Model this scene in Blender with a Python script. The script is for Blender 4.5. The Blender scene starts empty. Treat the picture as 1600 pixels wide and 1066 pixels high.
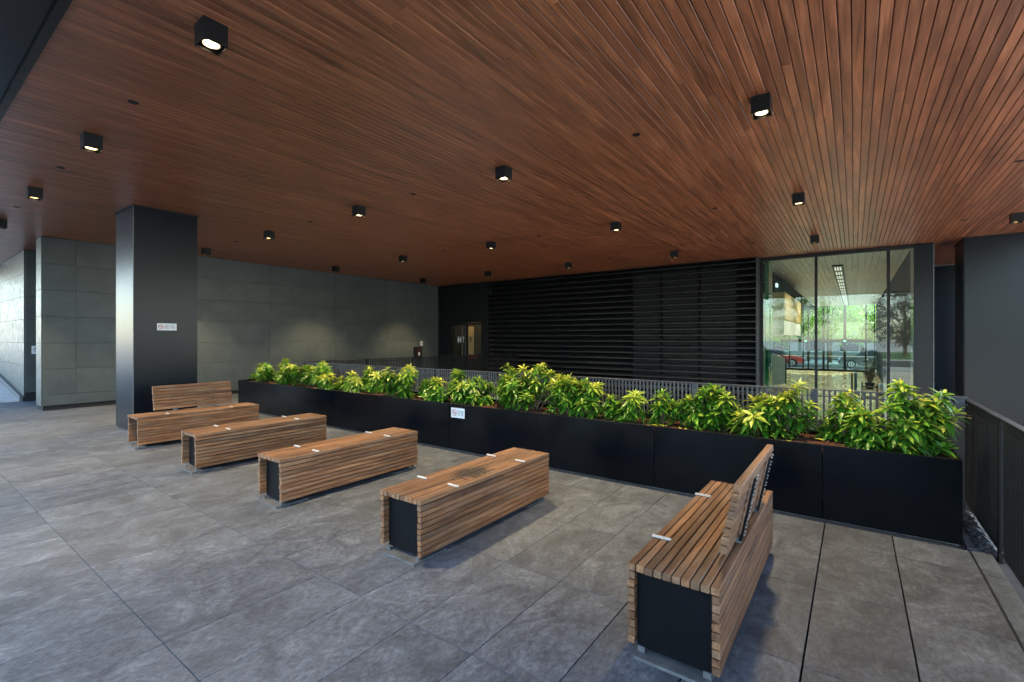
import bpy, bmesh, math, random
from mathutils import Vector, Matrix, noise
R = math.radians
random.seed(7)
sc = bpy.context.scene
col = sc.collection

# ------------------------------------------------------------------ camera
CH = 1.55            # camera height
YAW = R(36.16)       # looking left of +Y
HC = 3.77            # ceiling height
cam_d = bpy.data.cameras.new('camera')
cam = bpy.data.objects.new('camera', cam_d); col.objects.link(cam)
cam.location = (0, 0, CH)
cam.rotation_euler = (R(90), 0, YAW)
cam_d.sensor_width = 36
cam_d.lens = 36 * 732 / 1600
cam_d.shift_y = -3 / 1600
cam_d.clip_start = 0.05
cam_d.clip_end = 2000
sc.camera = cam

# ------------------------------------------------------------------ sky, sun, exposure
SUN_EL, SUN_ROT = R(38), R(24)
w = bpy.data.worlds.new('World'); sc.world = w; w.use_nodes = True
nt = w.node_tree; nt.nodes.clear()
sky = nt.nodes.new('ShaderNodeTexSky'); sky.sky_type = 'NISHITA'; sky.sun_disc = False
sky.sun_elevation = SUN_EL; sky.sun_rotation = SUN_ROT
sky.dust_density = .7; sky.air_density = 1.0; sky.ozone_density = 1.0
bg = nt.nodes.new('ShaderNodeBackground'); bg.inputs[1].default_value = 0.15
wo = nt.nodes.new('ShaderNodeOutputWorld')
nt.links.new(sky.outputs[0], bg.inputs[0]); nt.links.new(bg.outputs[0], wo.inputs[0])
sun_d = bpy.data.lights.new('sun', 'SUN'); sun_d.energy = 3.5; sun_d.angle = R(0.5); sun_d.color = (1, .95, .87)
sun = bpy.data.objects.new('sun', sun_d); col.objects.link(sun)
to_sun = Vector((math.sin(SUN_ROT) * math.cos(SUN_EL), math.cos(SUN_ROT) * math.cos(SUN_EL), math.sin(SUN_EL)))
sun.rotation_euler = to_sun.to_track_quat('Z', 'Y').to_euler()
sun.location = (40, 60, 60)
vs = sc.view_settings
vs.view_transform = 'Standard'; vs.look = 'None'; vs.gamma = 1; vs.use_curve_mapping = False
vs.exposure = 2.8
LAMP_W = 104.0
sc.cycles.max_bounces = 7; sc.cycles.diffuse_bounces = 4; sc.cycles.glossy_bounces = 3
sc.cycles.transparent_max_bounces = 16; sc.cycles.transmission_bounces = 6
sc.cycles.use_denoising = True; sc.cycles.denoising_prefilter = 'ACCURATE'
sc.cycles.sample_clamp_indirect = 6.0

def proj(x, y, z):
    c, s = math.cos(YAW), math.sin(YAW)
    f = -x * s + y * c; r = x * c + y * s
    if f < .05: return None
    return 800 + 732 * r / f, 530 - 732 * (z - CH) / f
def screen_area(pts):
    P = [proj(*p) for p in pts]
    if any(p is None for p in P): P = [p for p in P if p]
    if len(P) < 2: return 0
    xs = [min(1600, max(0, p[0])) for p in P]; ys = [min(1066, max(0, p[1])) for p in P]
    return (max(xs) - min(xs)) * (max(ys) - min(ys))

# ------------------------------------------------------------------ materials
def new_mat(name):
    m = bpy.data.materials.new(name); m.use_nodes = True
    n = m.node_tree.nodes; b = n['Principled BSDF']
    return m, n, m.node_tree.links, b
def N(n, t, **kw):
    o = n.new(t)
    for k, v in kw.items(): setattr(o, k, v)
    return o
def ramp(n, stops):
    r = n.new('ShaderNodeValToRGB'); e = r.color_ramp.elements
    while len(e) < len(stops): e.new(0.5)
    for el, (p, c) in zip(e, stops):
        el.position = p; el.color = (*c, 1)
    return r
def coords(n, l, scale, rnd=31.0, rot=(0, 0, 0)):
    """world position, shifted per object so that no two pieces repeat"""
    g = N(n, 'ShaderNodeNewGeometry'); oi = N(n, 'ShaderNodeObjectInfo')
    ad = N(n, 'ShaderNodeMath', operation='ADD'); l.new(oi.outputs['Random'], ad.inputs[0]); l.new(g.outputs['Random Per Island'], ad.inputs[1])
    mu = N(n, 'ShaderNodeMath', operation='MULTIPLY'); mu.inputs[1].default_value = rnd; l.new(ad.outputs[0], mu.inputs[0])
    cb = N(n, 'ShaderNodeCombineXYZ')
    for i in range(3): l.new(mu.outputs[0], cb.inputs[i])
    va = N(n, 'ShaderNodeVectorMath', operation='ADD'); l.new(g.outputs['Position'], va.inputs[0]); l.new(cb.outputs[0], va.inputs[1])
    mp = N(n, 'ShaderNodeMapping'); mp.inputs['Scale'].default_value = scale; mp.inputs['Rotation'].default_value = rot
    l.new(va.outputs[0], mp.inputs['Vector'])
    fr = N(n, 'ShaderNodeMath', operation='FRACT'); l.new(ad.outputs[0], fr.inputs[0])
    return mp.outputs[0], fr.outputs[0]
def noise_n(n, l, vec, scale, detail=6, rough=.6, dist=0):
    t = N(n, 'ShaderNodeTexNoise'); t.inputs['Scale'].default_value = scale; t.inputs['Detail'].default_value = detail
    t.inputs['Roughness'].default_value = rough; t.inputs['Distortion'].default_value = dist
    l.new(vec, t.inputs['Vector']); return t.outputs['Fac']
def mixc(n, l, fac, a, b, mode='MIX'):
    m = N(n, 'ShaderNodeMix', data_type='RGBA', blend_type=mode)
    for s, v in ((m.inputs['Factor'], fac), (m.inputs['A'], a), (m.inputs['B'], b)):
        if isinstance(v, (int, float)): s.default_value = v
        elif isinstance(v, tuple): s.default_value = (*v, 1)
        else: l.new(v, s)
    return m.outputs['Result']
def bump(n, l, b, h, strength, dist):
    u = N(n, 'ShaderNodeBump'); u.inputs['Strength'].default_value = strength; u.inputs['Distance'].default_value = dist
    l.new(h, u.inputs['Height']); l.new(u.outputs[0], b.inputs['Normal'])
def maprange(n, l, v, a, b, c, d):
    m = N(n, 'ShaderNodeMapRange'); l.new(v, m.inputs[0])
    for i, x in enumerate((a, b, c, d)): m.inputs[i + 1].default_value = x
    return m.outputs[0]

def wood(name, dark, mid, light, scale, rough=(.4, .6), tone=.35, bumpd=.002, grey=None, coat=0, fine=1.0):
    m, n, l, b = new_mat(name)
    v, rnd = coords(n, l, scale)
    f1 = noise_n(n, l, v, 1.0, 4, .65, .6)
    c = ramp(n, [(.28, dark), (.5, mid), (.72, light)]); l.new(f1, c.inputs[0])
    sp = tuple(s * k for s, k in zip(scale, (5, 3, 5)))
    v2, _ = coords(n, l, tuple(s * (6 if s > 3 else 2.5) * fine for s in scale), 11)
    f2 = noise_n(n, l, v2, 1.0, 2, .7)
    k = maprange(n, l, f2, .3, .7, .60, 1.26)
    cc = mixc(n, l, 1.0, c.outputs[0], k, 'MULTIPLY')
    t = maprange(n, l, rnd, 0, 1, 1 - tone, 1 + tone)
    cc = mixc(n, l, 1.0, cc, t, 'MULTIPLY')
    if grey:
        v3, _ = coords(n, l, (2.2, 2.2, 2.2), 5)
        f3 = noise_n(n, l, v3, 1.0, 5, .6)
        g = maprange(n, l, f3, .45, .8, 0, .6)
        cc = mixc(n, l, g, cc, grey)
    l.new(cc, b.inputs['Base Color'])
    l.new(maprange(n, l, f2, .3, .7, rough[0], rough[1]), b.inputs['Roughness'])
    bump(n, l, b, f2, .35, bumpd)
    b.inputs['Coat Weight'].default_value = coat; b.inputs['Coat Roughness'].default_value = .3
    return m
def plain(name, c, rough=.5, metal=0.0, var=.12, nscale=3.0, spec=.5, bumpd=0.0, bscale=60, rvar=.08, pervar=0.0):
    m, n, l, b = new_mat(name)
    v, rnd = coords(n, l, (1, 1, 1), 7.0)
    f = noise_n(n, l, v, nscale, 3, .6)
    k = maprange(n, l, f, .25, .75, 1 - var, 1 + var)
    cc = mixc(n, l, 1.0, c, k, 'MULTIPLY')
    if pervar:
        cc = mixc(n, l, 1.0, cc, maprange(n, l, rnd, 0, 1, 1 - pervar, 1 + pervar), 'MULTIPLY')
    l.new(cc, b.inputs['Base Color'])
    f2 = noise_n(n, l, v, nscale * 3.1, 2, .7)
    l.new(maprange(n, l, f2, .25, .75, max(.02, rough - rvar), min(1, rough + rvar)), b.inputs['Roughness'])
    b.inputs['Metallic'].default_value = metal; b.inputs['Specular IOR Level'].default_value = spec
    if bumpd:
        bump(n, l, b, noise_n(n, l, v, bscale, 4, .6), .5, bumpd)
    return m
def emit(name, c, s):
    m, n, l, b = new_mat(name)
    b.inputs['Base Color'].default_value = (*c, 1); b.inputs['Emission Color'].default_value = (*c, 1); b.inputs['Emission Strength'].default_value = s
    return m
def glass_mat(name, tint=(.80, .93, .88), ior=1.45, rough=0.0):
    m, n, l, b = new_mat(name); n.remove(b)
    tr = N(n, 'ShaderNodeBsdfTransparent'); tr.inputs[0].default_value = (*tint, 1)
    gl = N(n, 'ShaderNodeBsdfGlossy'); gl.inputs['Roughness'].default_value = rough; gl.inputs[0].default_value = (.95, 1, .98, 1)
    fr = N(n, 'ShaderNodeFresnel'); 
    gb = N(n, 'ShaderNodeNewGeometry'); io = maprange(n, l, gb.outputs['Backfacing'], 0, 1, ior, 1 / ior); l.new(io, fr.inputs[0])
    mx = N(n, 'ShaderNodeMixShader'); l.new(fr.outputs[0], mx.inputs[0]); l.new(tr.outputs[0], mx.inputs[1]); l.new(gl.outputs[0], mx.inputs[2])
    l.new(mx.outputs[0], n['Material Output'].inputs[0]); return m

def stone_tile():
    m, n, l, b = new_mat('slate_paving')
    v, rnd = coords(n, l, (1, 1, 1), 23.0)
    vr, _ = coords(n, l, (3.6, 2.5, 3.0), 23.0, (0, 0, R(-28)))
    f1 = noise_n(n, l, vr, 1.0, 7, .72, 1.1)
    vf, _ = coords(n, l, (44, 27, 30), 23.0, (0, 0, R(-32)))
    f2 = noise_n(n, l, vf, 1.0, 5, .75, .5)
    c = ramp(n, [(.24, (.036, .042, .050)), (.42, (.063, .074, .088)), (.57, (.094, .110, .129)), (.75, (.160, .182, .206))]); l.new(f1, c.inputs[0])
    k = maprange(n, l, f2, .32, .68, .50, 1.50)
    cc = mixc(n, l, 1.0, c.outputs[0], k, 'MULTIPLY')
    cc = mixc(n, l, 1.0, cc, maprange(n, l, rnd, 0, 1, .88, 1.13), 'MULTIPLY')
    # pale worn flecks where the cleft surface is rubbed
    vv, _ = coords(n, l, (11, 6, 6), 23.0, (0, 0, R(-30)))
    f4 = noise_n(n, l, vv, 1.0, 6, .75, 1.0)
    vein = maprange(n, l, f4, .58, .74, 0, .38)
    cc = mixc(n, l, vein, cc, (.27, .285, .30))
    # broad dirt over several slabs
    g = N(n, 'ShaderNodeNewGeometry')
    f5 = noise_n(n, l, g.outputs['Position'], .9, 4, .65)
    cc = mixc(n, l, 1.0, cc, maprange(n, l, f5, .3, .7, .80, 1.16), 'MULTIPLY')
    l.new(cc, b.inputs['Base Color'])
    l.new(maprange(n, l, f2, .3, .7, .52, .78), b.inputs['Roughness']); b.inputs['Specular IOR Level'].default_value = .4
    ad = N(n, 'ShaderNodeMath', operation='ADD'); l.new(f1, ad.inputs[0]); l.new(f2, ad.inputs[1])
    bump(n, l, b, ad.outputs[0], .5, .005)
    return m
M = {}
M['tile'] = stone_tile()
M['joint'] = plain('joint_grout', (.06, .06, .06), .9)
M['ceil'] = wood('ceiling_wood', (.110, .034, .015), (.245, .082, .037), (.400, .152, .072), (10, .9, 10), (.34, .46), .19, .0005, coat=.30)
M['bench'] = wood('bench_teak', (.066, .026, .010), (.172, .077, .030), (.310, .160, .070), (17, 1.3, 17), (.5, .75), .32, .002, grey=(.25, .18, .115))
M['black_metal'] = plain('black_powder_coat', (.006, .007, .0085), .45, 0, .25, 2.0, .22)
M['planter_steel'] = plain('planter_black_steel', (.0016, .0026, .0042), .22, 0, .5, 1.1, .20, 0, 8, .04)
M['bench_panel'] = plain('bench_end_steel', (.003, .004, .0055), .5, 0, .3, 4, .12)
M['col_metal'] = plain('column_cladding', (.0050, .0080, .0120), .26, 0, .15, .8, .17, 0, 3, 0)
M['wallpanel'] = plain('grey_wall_panel', (.064, .075, .074), .42, 0, .18, 2.2, .4, .0006, 25, .1, pervar=.10)
M['wallback'] = plain('panel_backing', (.012, .012, .013), .9)
M['rail'] = plain('railing_paint', (.045, .050, .057), .45, .1, .1, 3, .35)
M['raildark'] = plain('railing_dark', (.007, .008, .009), .55, 0, .15, 3, .2)
M['louver'] = plain('louver_black', (.021, .0235, .0265), .42, 0, .2, 2, .4)
M['louverback'] = plain('louver_backing', (.006, .007, .008), .6, 0, .12, 3, .2)
M['louverdeep'] = plain('louver_void', (.0025, .003, .0035), .8, 0, .1, 3, .08)
M['darkpanel'] = plain('dark_panel', (.007, .009, .010), .5, 0, .12, 3, .2)
M['galv'] = plain('galvanised_steel', (.10, .108, .112), .6, .2, .4, 14)
M['tab'] = plain('brushed_aluminium', (.62, .60, .56), .45, .5, .1, 20)
M['soil'] = plain('mulch_soil', (.075, .032, .018), .95, 0, .75, 26, .2, .02, 55)
M['mulch'] = plain('bark_chips', (.12, .052, .026), .9, 0, .5, 30, pervar=.7)
M['concrete'] = plain('pale_concrete', (.50, .50, .48), .85, 0, .12, 3, .3, .001, 60)
M['voidfloor'] = plain('lower_paving', (.22, .22, .21), .8, 0, .15, 2)
M['pebble'] = plain('grey_pebbles', (.045, .05, .055), .6, 0, .3, 20, .2, pervar=.6)
M['white'] = plain('white_print', (.62, .64, .65), .45, 0, .04)
M['red'] = plain('red_print', (.45, .05, .06), .5, 0, .05)
M['ink'] = plain('grey_print', (.10, .11, .12), .5, 0, .05)
M['asphalt'] = plain('asphalt', (.05, .05, .052), .9, 0, .2, 5, .3, .004, 80)
M['glass'] = glass_mat('clear_glass', (.89, .975, .935))
M['doorglass'] = glass_mat('door_glass', (.86, .87, .84))
M['greenglass'] = glass_mat('green_glass_edge', (.18, .55, .42))
M['lens'] = emit('lamp_lens', (1, .78, .46), 4)
M['reflector'] = plain('lamp_reflector', (.55, .45, .32), .3, .8)
M['bark'] = plain('bark', (.09, .065, .045), .9, 0, .3, 12, .2, .01, 30)
M['stem'] = plain('shrub_stem', (.12, .075, .045), .8, 0, .3, 20)
M['lobbyfloor'] = wood('lobby_floor', (.30, .20, .09), (.42, .30, .15), (.52, .40, .22), (3, .4, 3), (.12, .22), .06, .0003)
M['lobbyceil'] = wood('lobby_ceiling', (.52, .48, .40), (.62, .58, .50), (.70, .66, .57), (9, .5, 9), (.4, .5), .06, .0004)
M['lobbywood'] = wood('lobby_oak_panel', (.30, .19, .07), (.42, .27, .10), (.50, .34, .15), (6, .6, 6), (.35, .5), .10, .0004)
M['plaster'] = plain('plaster', (.62, .61, .57), .8, 0, .05)
M['greenwall'] = plain('dark_green_wall', (.012, .024, .022), .9, 0, .15, 3, .1)
M['glowwall'] = plain('painted_glow_plaster', (.62, .46, .24), .8, 0, .08)  # lamplit warmth put into the plaster colour

# ------------------------------------------------------------------ mesh helpers
def stained(src):
    m = M[src].copy(); m.name = 'stained_teak'; n = m.node_tree.nodes; l = m.node_tree.links; b = n['Principled BSDF']
    c0 = b.inputs['Base Color'].links[0].from_socket
    g = N(n, 'ShaderNodeNewGeometry'); mp = N(n, 'ShaderNodeMapping'); mp.inputs['Location'].default_value = (2.54 / .15, -2.93 / .22, 0); mp.inputs['Scale'].default_value = (1 / .15, 1 / .22, 0)
    l.new(g.outputs['Position'], mp.inputs[0])
    le = N(n, 'ShaderNodeVectorMath', operation='LENGTH'); l.new(mp.outputs[0], le.inputs[0])
    f = noise_n(n, l, g.outputs['Position'], 22, 4, .65)
    ad = N(n, 'ShaderNodeMath', operation='MULTIPLY_ADD'); l.new(f, ad.inputs[0]); ad.inputs[1].default_value = 1.9; l.new(le.outputs['Value'], ad.inputs[2])
    k = maprange(n, l, ad.outputs[0], 1.55, 1.95, .93, 0)
    l.new(mixc(n, l, k, c0, (.018, .012, .009)), b.inputs['Base Color'])
    return m
class MB:
    def __init__(s): s.v = []; s.f = []
    def box(s, x0, x1, y0, y1, z0, z1):
        b = len(s.v)
        s.v += [(x0, y0, z0), (x1, y0, z0), (x1, y1, z0), (x0, y1, z0), (x0, y0, z1), (x1, y0, z1), (x1, y1, z1), (x0, y1, z1)]
        s.f += [tuple(b + i for i in q) for q in ((0, 3, 2, 1), (4, 5, 6, 7), (0, 1, 5, 4), (1, 2, 6, 5), (2, 3, 7, 6), (3, 0, 4, 7))]
        return s
    def prism(s, prof, axis, a, b):
        """profile points (p,q) extruded along axis: x -> (y,z), y -> (x,z), z -> (x,y)"""
        k = len(s.v); n = len(prof)
        def pt(p, t): return {'x': (t, p[0], p[1]), 'y': (p[0], t, p[1]), 'z': (p[0], p[1], t)}[axis]
        s.v += [pt(p, a) for p in prof] + [pt(p, b) for p in prof]
        s.f.append(tuple(k + i for i in range(n))); s.f.append(tuple(k + n + i for i in reversed(range(n))))
        for i in range(n): s.f.append((k + i, k + n + i, k + n + (i + 1) % n, k + (i + 1) % n))
        return s
    def tube(s, pts, rad, seg=8):
        k = len(s.v)
        pts = [Vector(p) for p in pts]; rad = rad if isinstance(rad, (list, tuple)) else [rad] * len(pts)
        for i, p in enumerate(pts):
            d = (pts[min(i + 1, len(pts) - 1)] - pts[max(i - 1, 0)]).normalized()
            u = d.orthogonal().normalized() if i == 0 else (pu - d * pu.dot(d)).normalized()
            pu = u; w_ = d.cross(u)
            for j in range(seg):
                a = 2 * math.pi * j / seg
                s.v.append(tuple(p + (u * math.cos(a) + w_ * math.sin(a)) * rad[i]))
        for i in range(len(pts) - 1):
            for j in range(seg):
                a = k + i * seg + j; b = k + i * seg + (j + 1) % seg
                s.f.append((a, b, b + seg, a + seg))
        s.f.append(tuple(k + j for j in reversed(range(seg)))); s.f.append(tuple(k + (len(pts) - 1) * seg + j for j in range(seg)))
        return s
    def lathe(s, prof, seg=24, c=(0, 0, 0)):
        k = len(s.v)
        for r, z in prof:
            for j in range(seg):
                a = 2 * math.pi * j / seg; s.v.append((c[0] + r * math.cos(a), c[1] + r * math.sin(a), c[2] + z))
        for i in range(len(prof) - 1):
            for j in range(seg):
                a = k + i * seg + j; b = k + i * seg + (j + 1) % seg
                s.f.append((a, b, b + seg, a + seg))
        s.f.append(tuple(k + j for j in reversed(range(seg)))); s.f.append(tuple(k + (len(prof) - 1) * seg + j for j in range(seg)))
        return s
    def mesh(s, name, m, fix=True, smooth=False, bevel=0):
        me = bpy.data.meshes.new(name); me.from_pydata(s.v, [], s.f)
        if fix or bevel:
            bm = bmesh.new(); bm.from_mesh(me)
            bmesh.ops.recalc_face_normals(bm, faces=bm.faces[:])
            if bevel: bmesh.ops.bevel(bm, geom=bm.edges[:], offset=bevel, segments=1, affect='EDGES', clamp_overlap=True)
            bm.to_mesh(me); bm.free()
        me.materials.append(M[m] if isinstance(m, str) else m)
        if smooth: me.polygons.foreach_set('use_smooth', [True] * len(me.polygons))
        return me
    def build(s, name, m, parent=None, loc=(0, 0, 0), smooth=False, bevel=0, fix=True):
        return link(name, s.mesh(name, m, fix, smooth, bevel), parent, loc)
def link(name, me, parent=None, loc=(0, 0, 0), rot=(0, 0, 0)):
    o = bpy.data.objects.new(name, me); col.objects.link(o)
    o.location = loc; o.rotation_euler = rot
    if parent: o.parent = parent
    return o
def tag(o, label=None, cat=None, group=None, kind=None):
    if label: o['label'] = label
    if cat: o['category'] = cat
    if group: o['group'] = group
    if kind: o['kind'] = kind
    return o
def empty(name, loc=(0, 0, 0), rz=0):
    o = bpy.data.objects.new(name, None); col.objects.link(o); o.location = loc; o.rotation_euler = (0, 0, rz); o.empty_display_size = .1
    return o
def copy_tree(o, parent=None):
    c = o.copy(); col.objects.link(c); c.parent = parent
    for ch in list(o.children): copy_tree(ch, c)
    return c
ORD = ['first', 'second', 'third', 'fourth', 'fifth', 'sixth', 'seventh', 'eighth', 'ninth', 'tenth', 'eleventh', 'twelfth', 'thirteenth', 'fourteenth', 'fifteenth', 'sixteenth', 'seventeenth', 'eighteenth', 'nineteenth']

# ------------------------------------------------------------------ ground, floor, lower level
g = MB()
g.v += [(-400, -400, -.06), (400, -400, -.06), (400, -1.2, -.06), (-400, -1.2, -.06)]; g.f.append((0, 1, 2, 3))
def quad(mb, x0, x1, y0, y1, z):
    b = len(mb.v); mb.v += [(x0, y0, z), (x1, y0, z), (x1, y1, z), (x0, y1, z)]; mb.f.append((b, b + 1, b + 2, b + 3))
quad(g, -400, -26, -1.2, 400, -.06); quad(g, 9, 400, -1.2, 39, -.06); quad(g, -26, 400, 39, 400, -.80); quad(g, -26, -6.2, 17.85, 39, -.80)
tag(g.build('ground', 'concrete', fix=False), kind='structure')
# floor slab (dark joints show between the tiles)
fl = MB().box(-26, -1.085, -1.2, 4.80, -.4, -.012).box(-1.08, .90, -1.2, 4.80, -.4, -.06).box(-26, .90, 4.80, 5.75, -.4, -.013).box(-26, -9.9, 5.75, 14.4, -.4, -.012)
floor = tag(fl.build('floor', 'joint'), kind='structure')
MB().box(-1.078, .898, -1.19, 4.79, -.058, -.045).build('bedding', 'wallback', floor)
lower = MB(); lower.box(-12, 9, -1.2, 14.6, -3.5, -3.2)
tag(lower.build('lower_ground', 'voidfloor'), kind='structure')
rw = MB().box(9, 9.3, -1.2, 14.6, -3.5, 0.0).box(.9, 9, -1.5, -1.2, -3.5, -.07).box(-9.9, .9, 5.5, 5.75, -3.5, -.4).box(-10.1, -9.9, 5.75, 14.4, -3.5, -.4).box(.7, .9, -1.2, 5.75, -3.5, -.4)
tag(rw.build('retaining_wall', 'concrete'), 'concrete retaining walls round the sunken level below the railings', 'wall')

TX, TY = .44, .862
def tile_mesh(gx, name):
    x, y = TX / 2 - gx / 2, TY / 2 - .0016
    c = .0018
    mb = MB()
    mb.v = [(-x, -y, -.011), (x, -y, -.011), (x, y, -.011), (-x, y, -.011), (-x, -y, -c), (x, -y, -c), (x, y, -c), (-x, y, -c),
            (-x + c, -y + c, 0), (x - c, -y + c, 0), (x - c, y - c, 0), (-x + c, y - c, 0)]
    mb.f = [(0, 1, 5, 4), (1, 2, 6, 5), (2, 3, 7, 6), (3, 0, 4, 7), (4, 5, 9, 8), (5, 6, 10, 9), (6, 7, 11, 10), (7, 4, 8, 11), (8, 9, 10, 11)]
    return mb
tm_narrow = tile_mesh(.003, 'tile').mesh('tile', 'tile'); tm_open = tile_mesh(.0085, 'tile').mesh('tile_open', 'tile')
cells = []
for i in range(-59, 2):
    for j in range(-3, 18):
        cx = -.2 + TX * (i + .5); cy = .88 + TY * (j + .5)
        if cy > 4.9 and cx > -10.0: continue
        if cy > 14.3: continue
        if cx > .9: continue
        a = screen_area([(cx + sx * TX / 2, cy + sy * TY / 2, 0) for sx in (-1, 1) for sy in (-1, 1)])
        cells.append((a, cx, cy, i))
cells.sort(reverse=True)
rest = MB()
for k, (a, cx, cy, i) in enumerate(cells):
    dz = random.uniform(-.0008, .0006)
    if 4.6 < cy < 4.9 and cx > -11.0:
        t = tile_mesh(.0085 if i >= -2 else .0045, ''); t.v = [(x, min(y, 4.745 - cy), z) for x, y, z in t.v]
        t.build('paving_tile', 'tile', floor, (cx, cy, dz)) if k < 295 else rest.v.extend([])
    elif k < 295:
        link('paving_tile', tm_open if (i >= -2 and cy > 2) else tm_narrow, floor, (cx, cy, dz))
    else:
        t = tile_mesh(.0045, ''); b = len(rest.v)
        rest.v += [(x + cx, y + cy, z + dz) for x, y, z in t.v]; rest.f += [tuple(b + q for q in f) for f in t.f]
tag(rest.build('distant_paving_tiles', 'tile', floor), kind='stuff')
# narrow cut strip along the right railing (X .68 - .80)
for j in range(-1, 5):
    cy = .88 + TY * (j + .5)
    MB().box(.69, .80, cy - TY / 2 + .003, cy + TY / 2 - .003, -.011, -.001).build('edge_strip_tile', 'tile', floor)

# raised pale pavement sloping up at far left
sl = MB()
sl.prism([(-16.75, -.02), (-16.75, .03), (-20.3, .40), (-27, 1.05), (-27, -.02)], 'y', 1.35, 2.22)
sl.prism([(-17.6, -.02), (-17.6, .03), (-20.3, .30), (-27, .95), (-27, -.02)], 'y', .2, 1.35)
o = tag(sl.build('sloping_pavement', 'concrete'), kind='structure')
MB().prism([(-16.68, .0), (-16.68, .14), (-20.3, .55), (-27, 1.25), (-27, .0)], 'y', 2.17, 2.235).build('kerb', 'galv', o)

# ------------------------------------------------------------------ ceiling
cs = MB().box(-26, 3.4, .72, 14.2, HC + .03, HC + .3).box(-26, 3.4, 14.2, 17.9, HC + .03, HC + .3).box(-6.4, 3.4, 17.9, 19.2, HC + .03, HC + .3)
ceiling = tag(cs.build('ceiling', 'joint'), kind='structure')
MB().box(-26, 3.4, .0, 17.9, HC + .302, 17).box(-6.4, 3.4, 17.9, 39, HC + .302, 17).build('upper_shade_block', 'darkpanel', ceiling)  # unseen block added over the ceiling to shade the terrace from direct sun
BP = .0775
pieces = []
x = -20.4; r_ = random.Random(3)
while x < 3.35:
    yend = 14.08 if x < -2.15 else (14.36 if x < 1.3 else 18.9)
    y = .775; cuts = []
    yy = y + r_.uniform(1.2, 5.0)
    while yy < yend - .8:
        cuts.append(yy); yy += r_.uniform(3.6, 5.4)
    ys = [y] + cuts + [yend]
    for a, b in zip(ys[:-1], ys[1:]):
        pieces.append((screen_area([(x, a, HC), (x + BP, a, HC), (x, b, HC), (x + BP, b, HC)]), x, a, b))
    x += BP
pieces.sort(reverse=True)
def board(mb, x, a, b, drop=0.0):
    g_, c, t = .0028, .005, .02
    z = HC - drop
    return mb.prism([(x + g_, z + t), (x + g_, z + c), (x + g_ + c * .7, z), (x + BP - g_ - c * .7, z), (x + BP - g_, z + c), (x + BP - g_, z + t)], 'y', a + .001, b - .001)
rest = MB()
for k, (a_, x, a, b) in enumerate(pieces):
    if k < 295: board(MB(), x, a, b, r_.uniform(0, .0015)).build('ceiling_board', 'ceil', ceiling)
    else: board(rest, x, a, b)
tag(rest.build('distant_ceiling_boards', 'ceil', ceiling), kind='stuff')
# dark metal soffit and beam along the open front edge
sf = empty('soffit_beam', (0, 0, HC)); tag(sf, 'dark metal soffit panels along the front edge of the wooden ceiling', 'soffit')
MB().box(-26, 3.4, .715, .768, -.035, .05).build('edge_trim', 'black_metal', sf)
for k in range(12):
    x0 = 3.4 - 2.55 * (k + 1)
    MB().box(x0 + .004, x0 + 2.546, .30, .712, -.005, .05).build('soffit_panel', 'col_metal', sf)
    MB().box(x0 + .004, x0 + 2.546, -.0, .14, -.012, .05).build('soffit_panel', 'col_metal', sf)
MB().box(-26, 3.4, .145, .295, -.03, .04).build('slot_channel', 'black_metal', sf)

# ------------------------------------------------------------------ panelled stone wall (left, far)
def panel_wall(name, label, axis, plane, thick, us, zs, face):
    """panels on a wall. axis 'x': wall plane x = plane, panels run in y"""
    o = empty(name, (plane, us[0], 0) if axis == 'x' else (us[0], plane, 0)); tag(o, label, 'wall')
    ox, oy, _ = o.location
    s = face
    def bx(mb, u0, u1, d0, d1, z0, z1):
        d0, d1 = sorted((d0 * s, d1 * s))
        if axis == 'x': return mb.box(d0, d1, u0 - us[0], u1 - us[0], z0, z1)
        return mb.box(u0 - us[0], u1 - us[0], d0, d1, z0, z1)
    u0, u1 = min(us), max(us)
    bx(MB(), u0 + .012, u1 - .012, -thick, -.021, 0, HC + .02).build('core', 'wallback', o)
    bx(MB(), u0 + .06, u1 - .02, -.05, -.019, 0, zs[0] - .004).build('plinth', 'wallback', o)
    for a, b in zip(us[:-1], us[1:]):
        a, b = sorted((a, b))
        for c, d in zip(zs[:-1], zs[1:]):
            bx(MB(), a + .0026, b - .0026, -.020, random.uniform(-.0015, .0005), c + .0026, d - .0026).build('wall_panel', 'wallpanel', o, bevel=.0015)
    return o
ZS = [.10, .33, .90, 1.46, 2.04, 2.62, 3.19, HC - .005]
pw = panel_wall('panelled_wall', 'long grey stone panelled wall running back behind the dark column', 'x', -14.12, .54, [2.18, 2.72, 4.88, 7.05, 9.22, 11.39, 13.0, 14.05], ZS, 1)
# its lit end face
for c, d in zip(ZS[:-1], ZS[1:]):
    MB().box(-.54, -.022, -.018, .0, c + .003, d - .003).build('end_panel', 'wallpanel', pw, bevel=.0015)
MB().box(-.50, -.05, .02, .05, 0, .098).build('end_plinth', 'galv', pw)
w0 = panel_wall('panelled_wall', 'grey panelled wall at the far left rising from the sloping pavement', 'y', 2.24, .5, [-26.2, -24.1, -22.15, -20.18, -18.19, -16.66], [.12] + ZS[2:], -1)
w1 = panel_wall('panelled_wall', 'dark panelled side wall of the recess carrying a small square sign', 'x', -16.62, .3, [2.262, 3.3, 5.4, 7.5], [.22, .6, .9, 1.46, 2.04, 2.62, 3.19, HC - .005], 1)
rb = MB().box(-16.6, -14.7, 7.45, 7.6, 0, HC); tag(rb.build('recess_back_wall', 'darkpanel'), 'dark back wall closing the recess between the panelled walls', 'wall')

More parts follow.
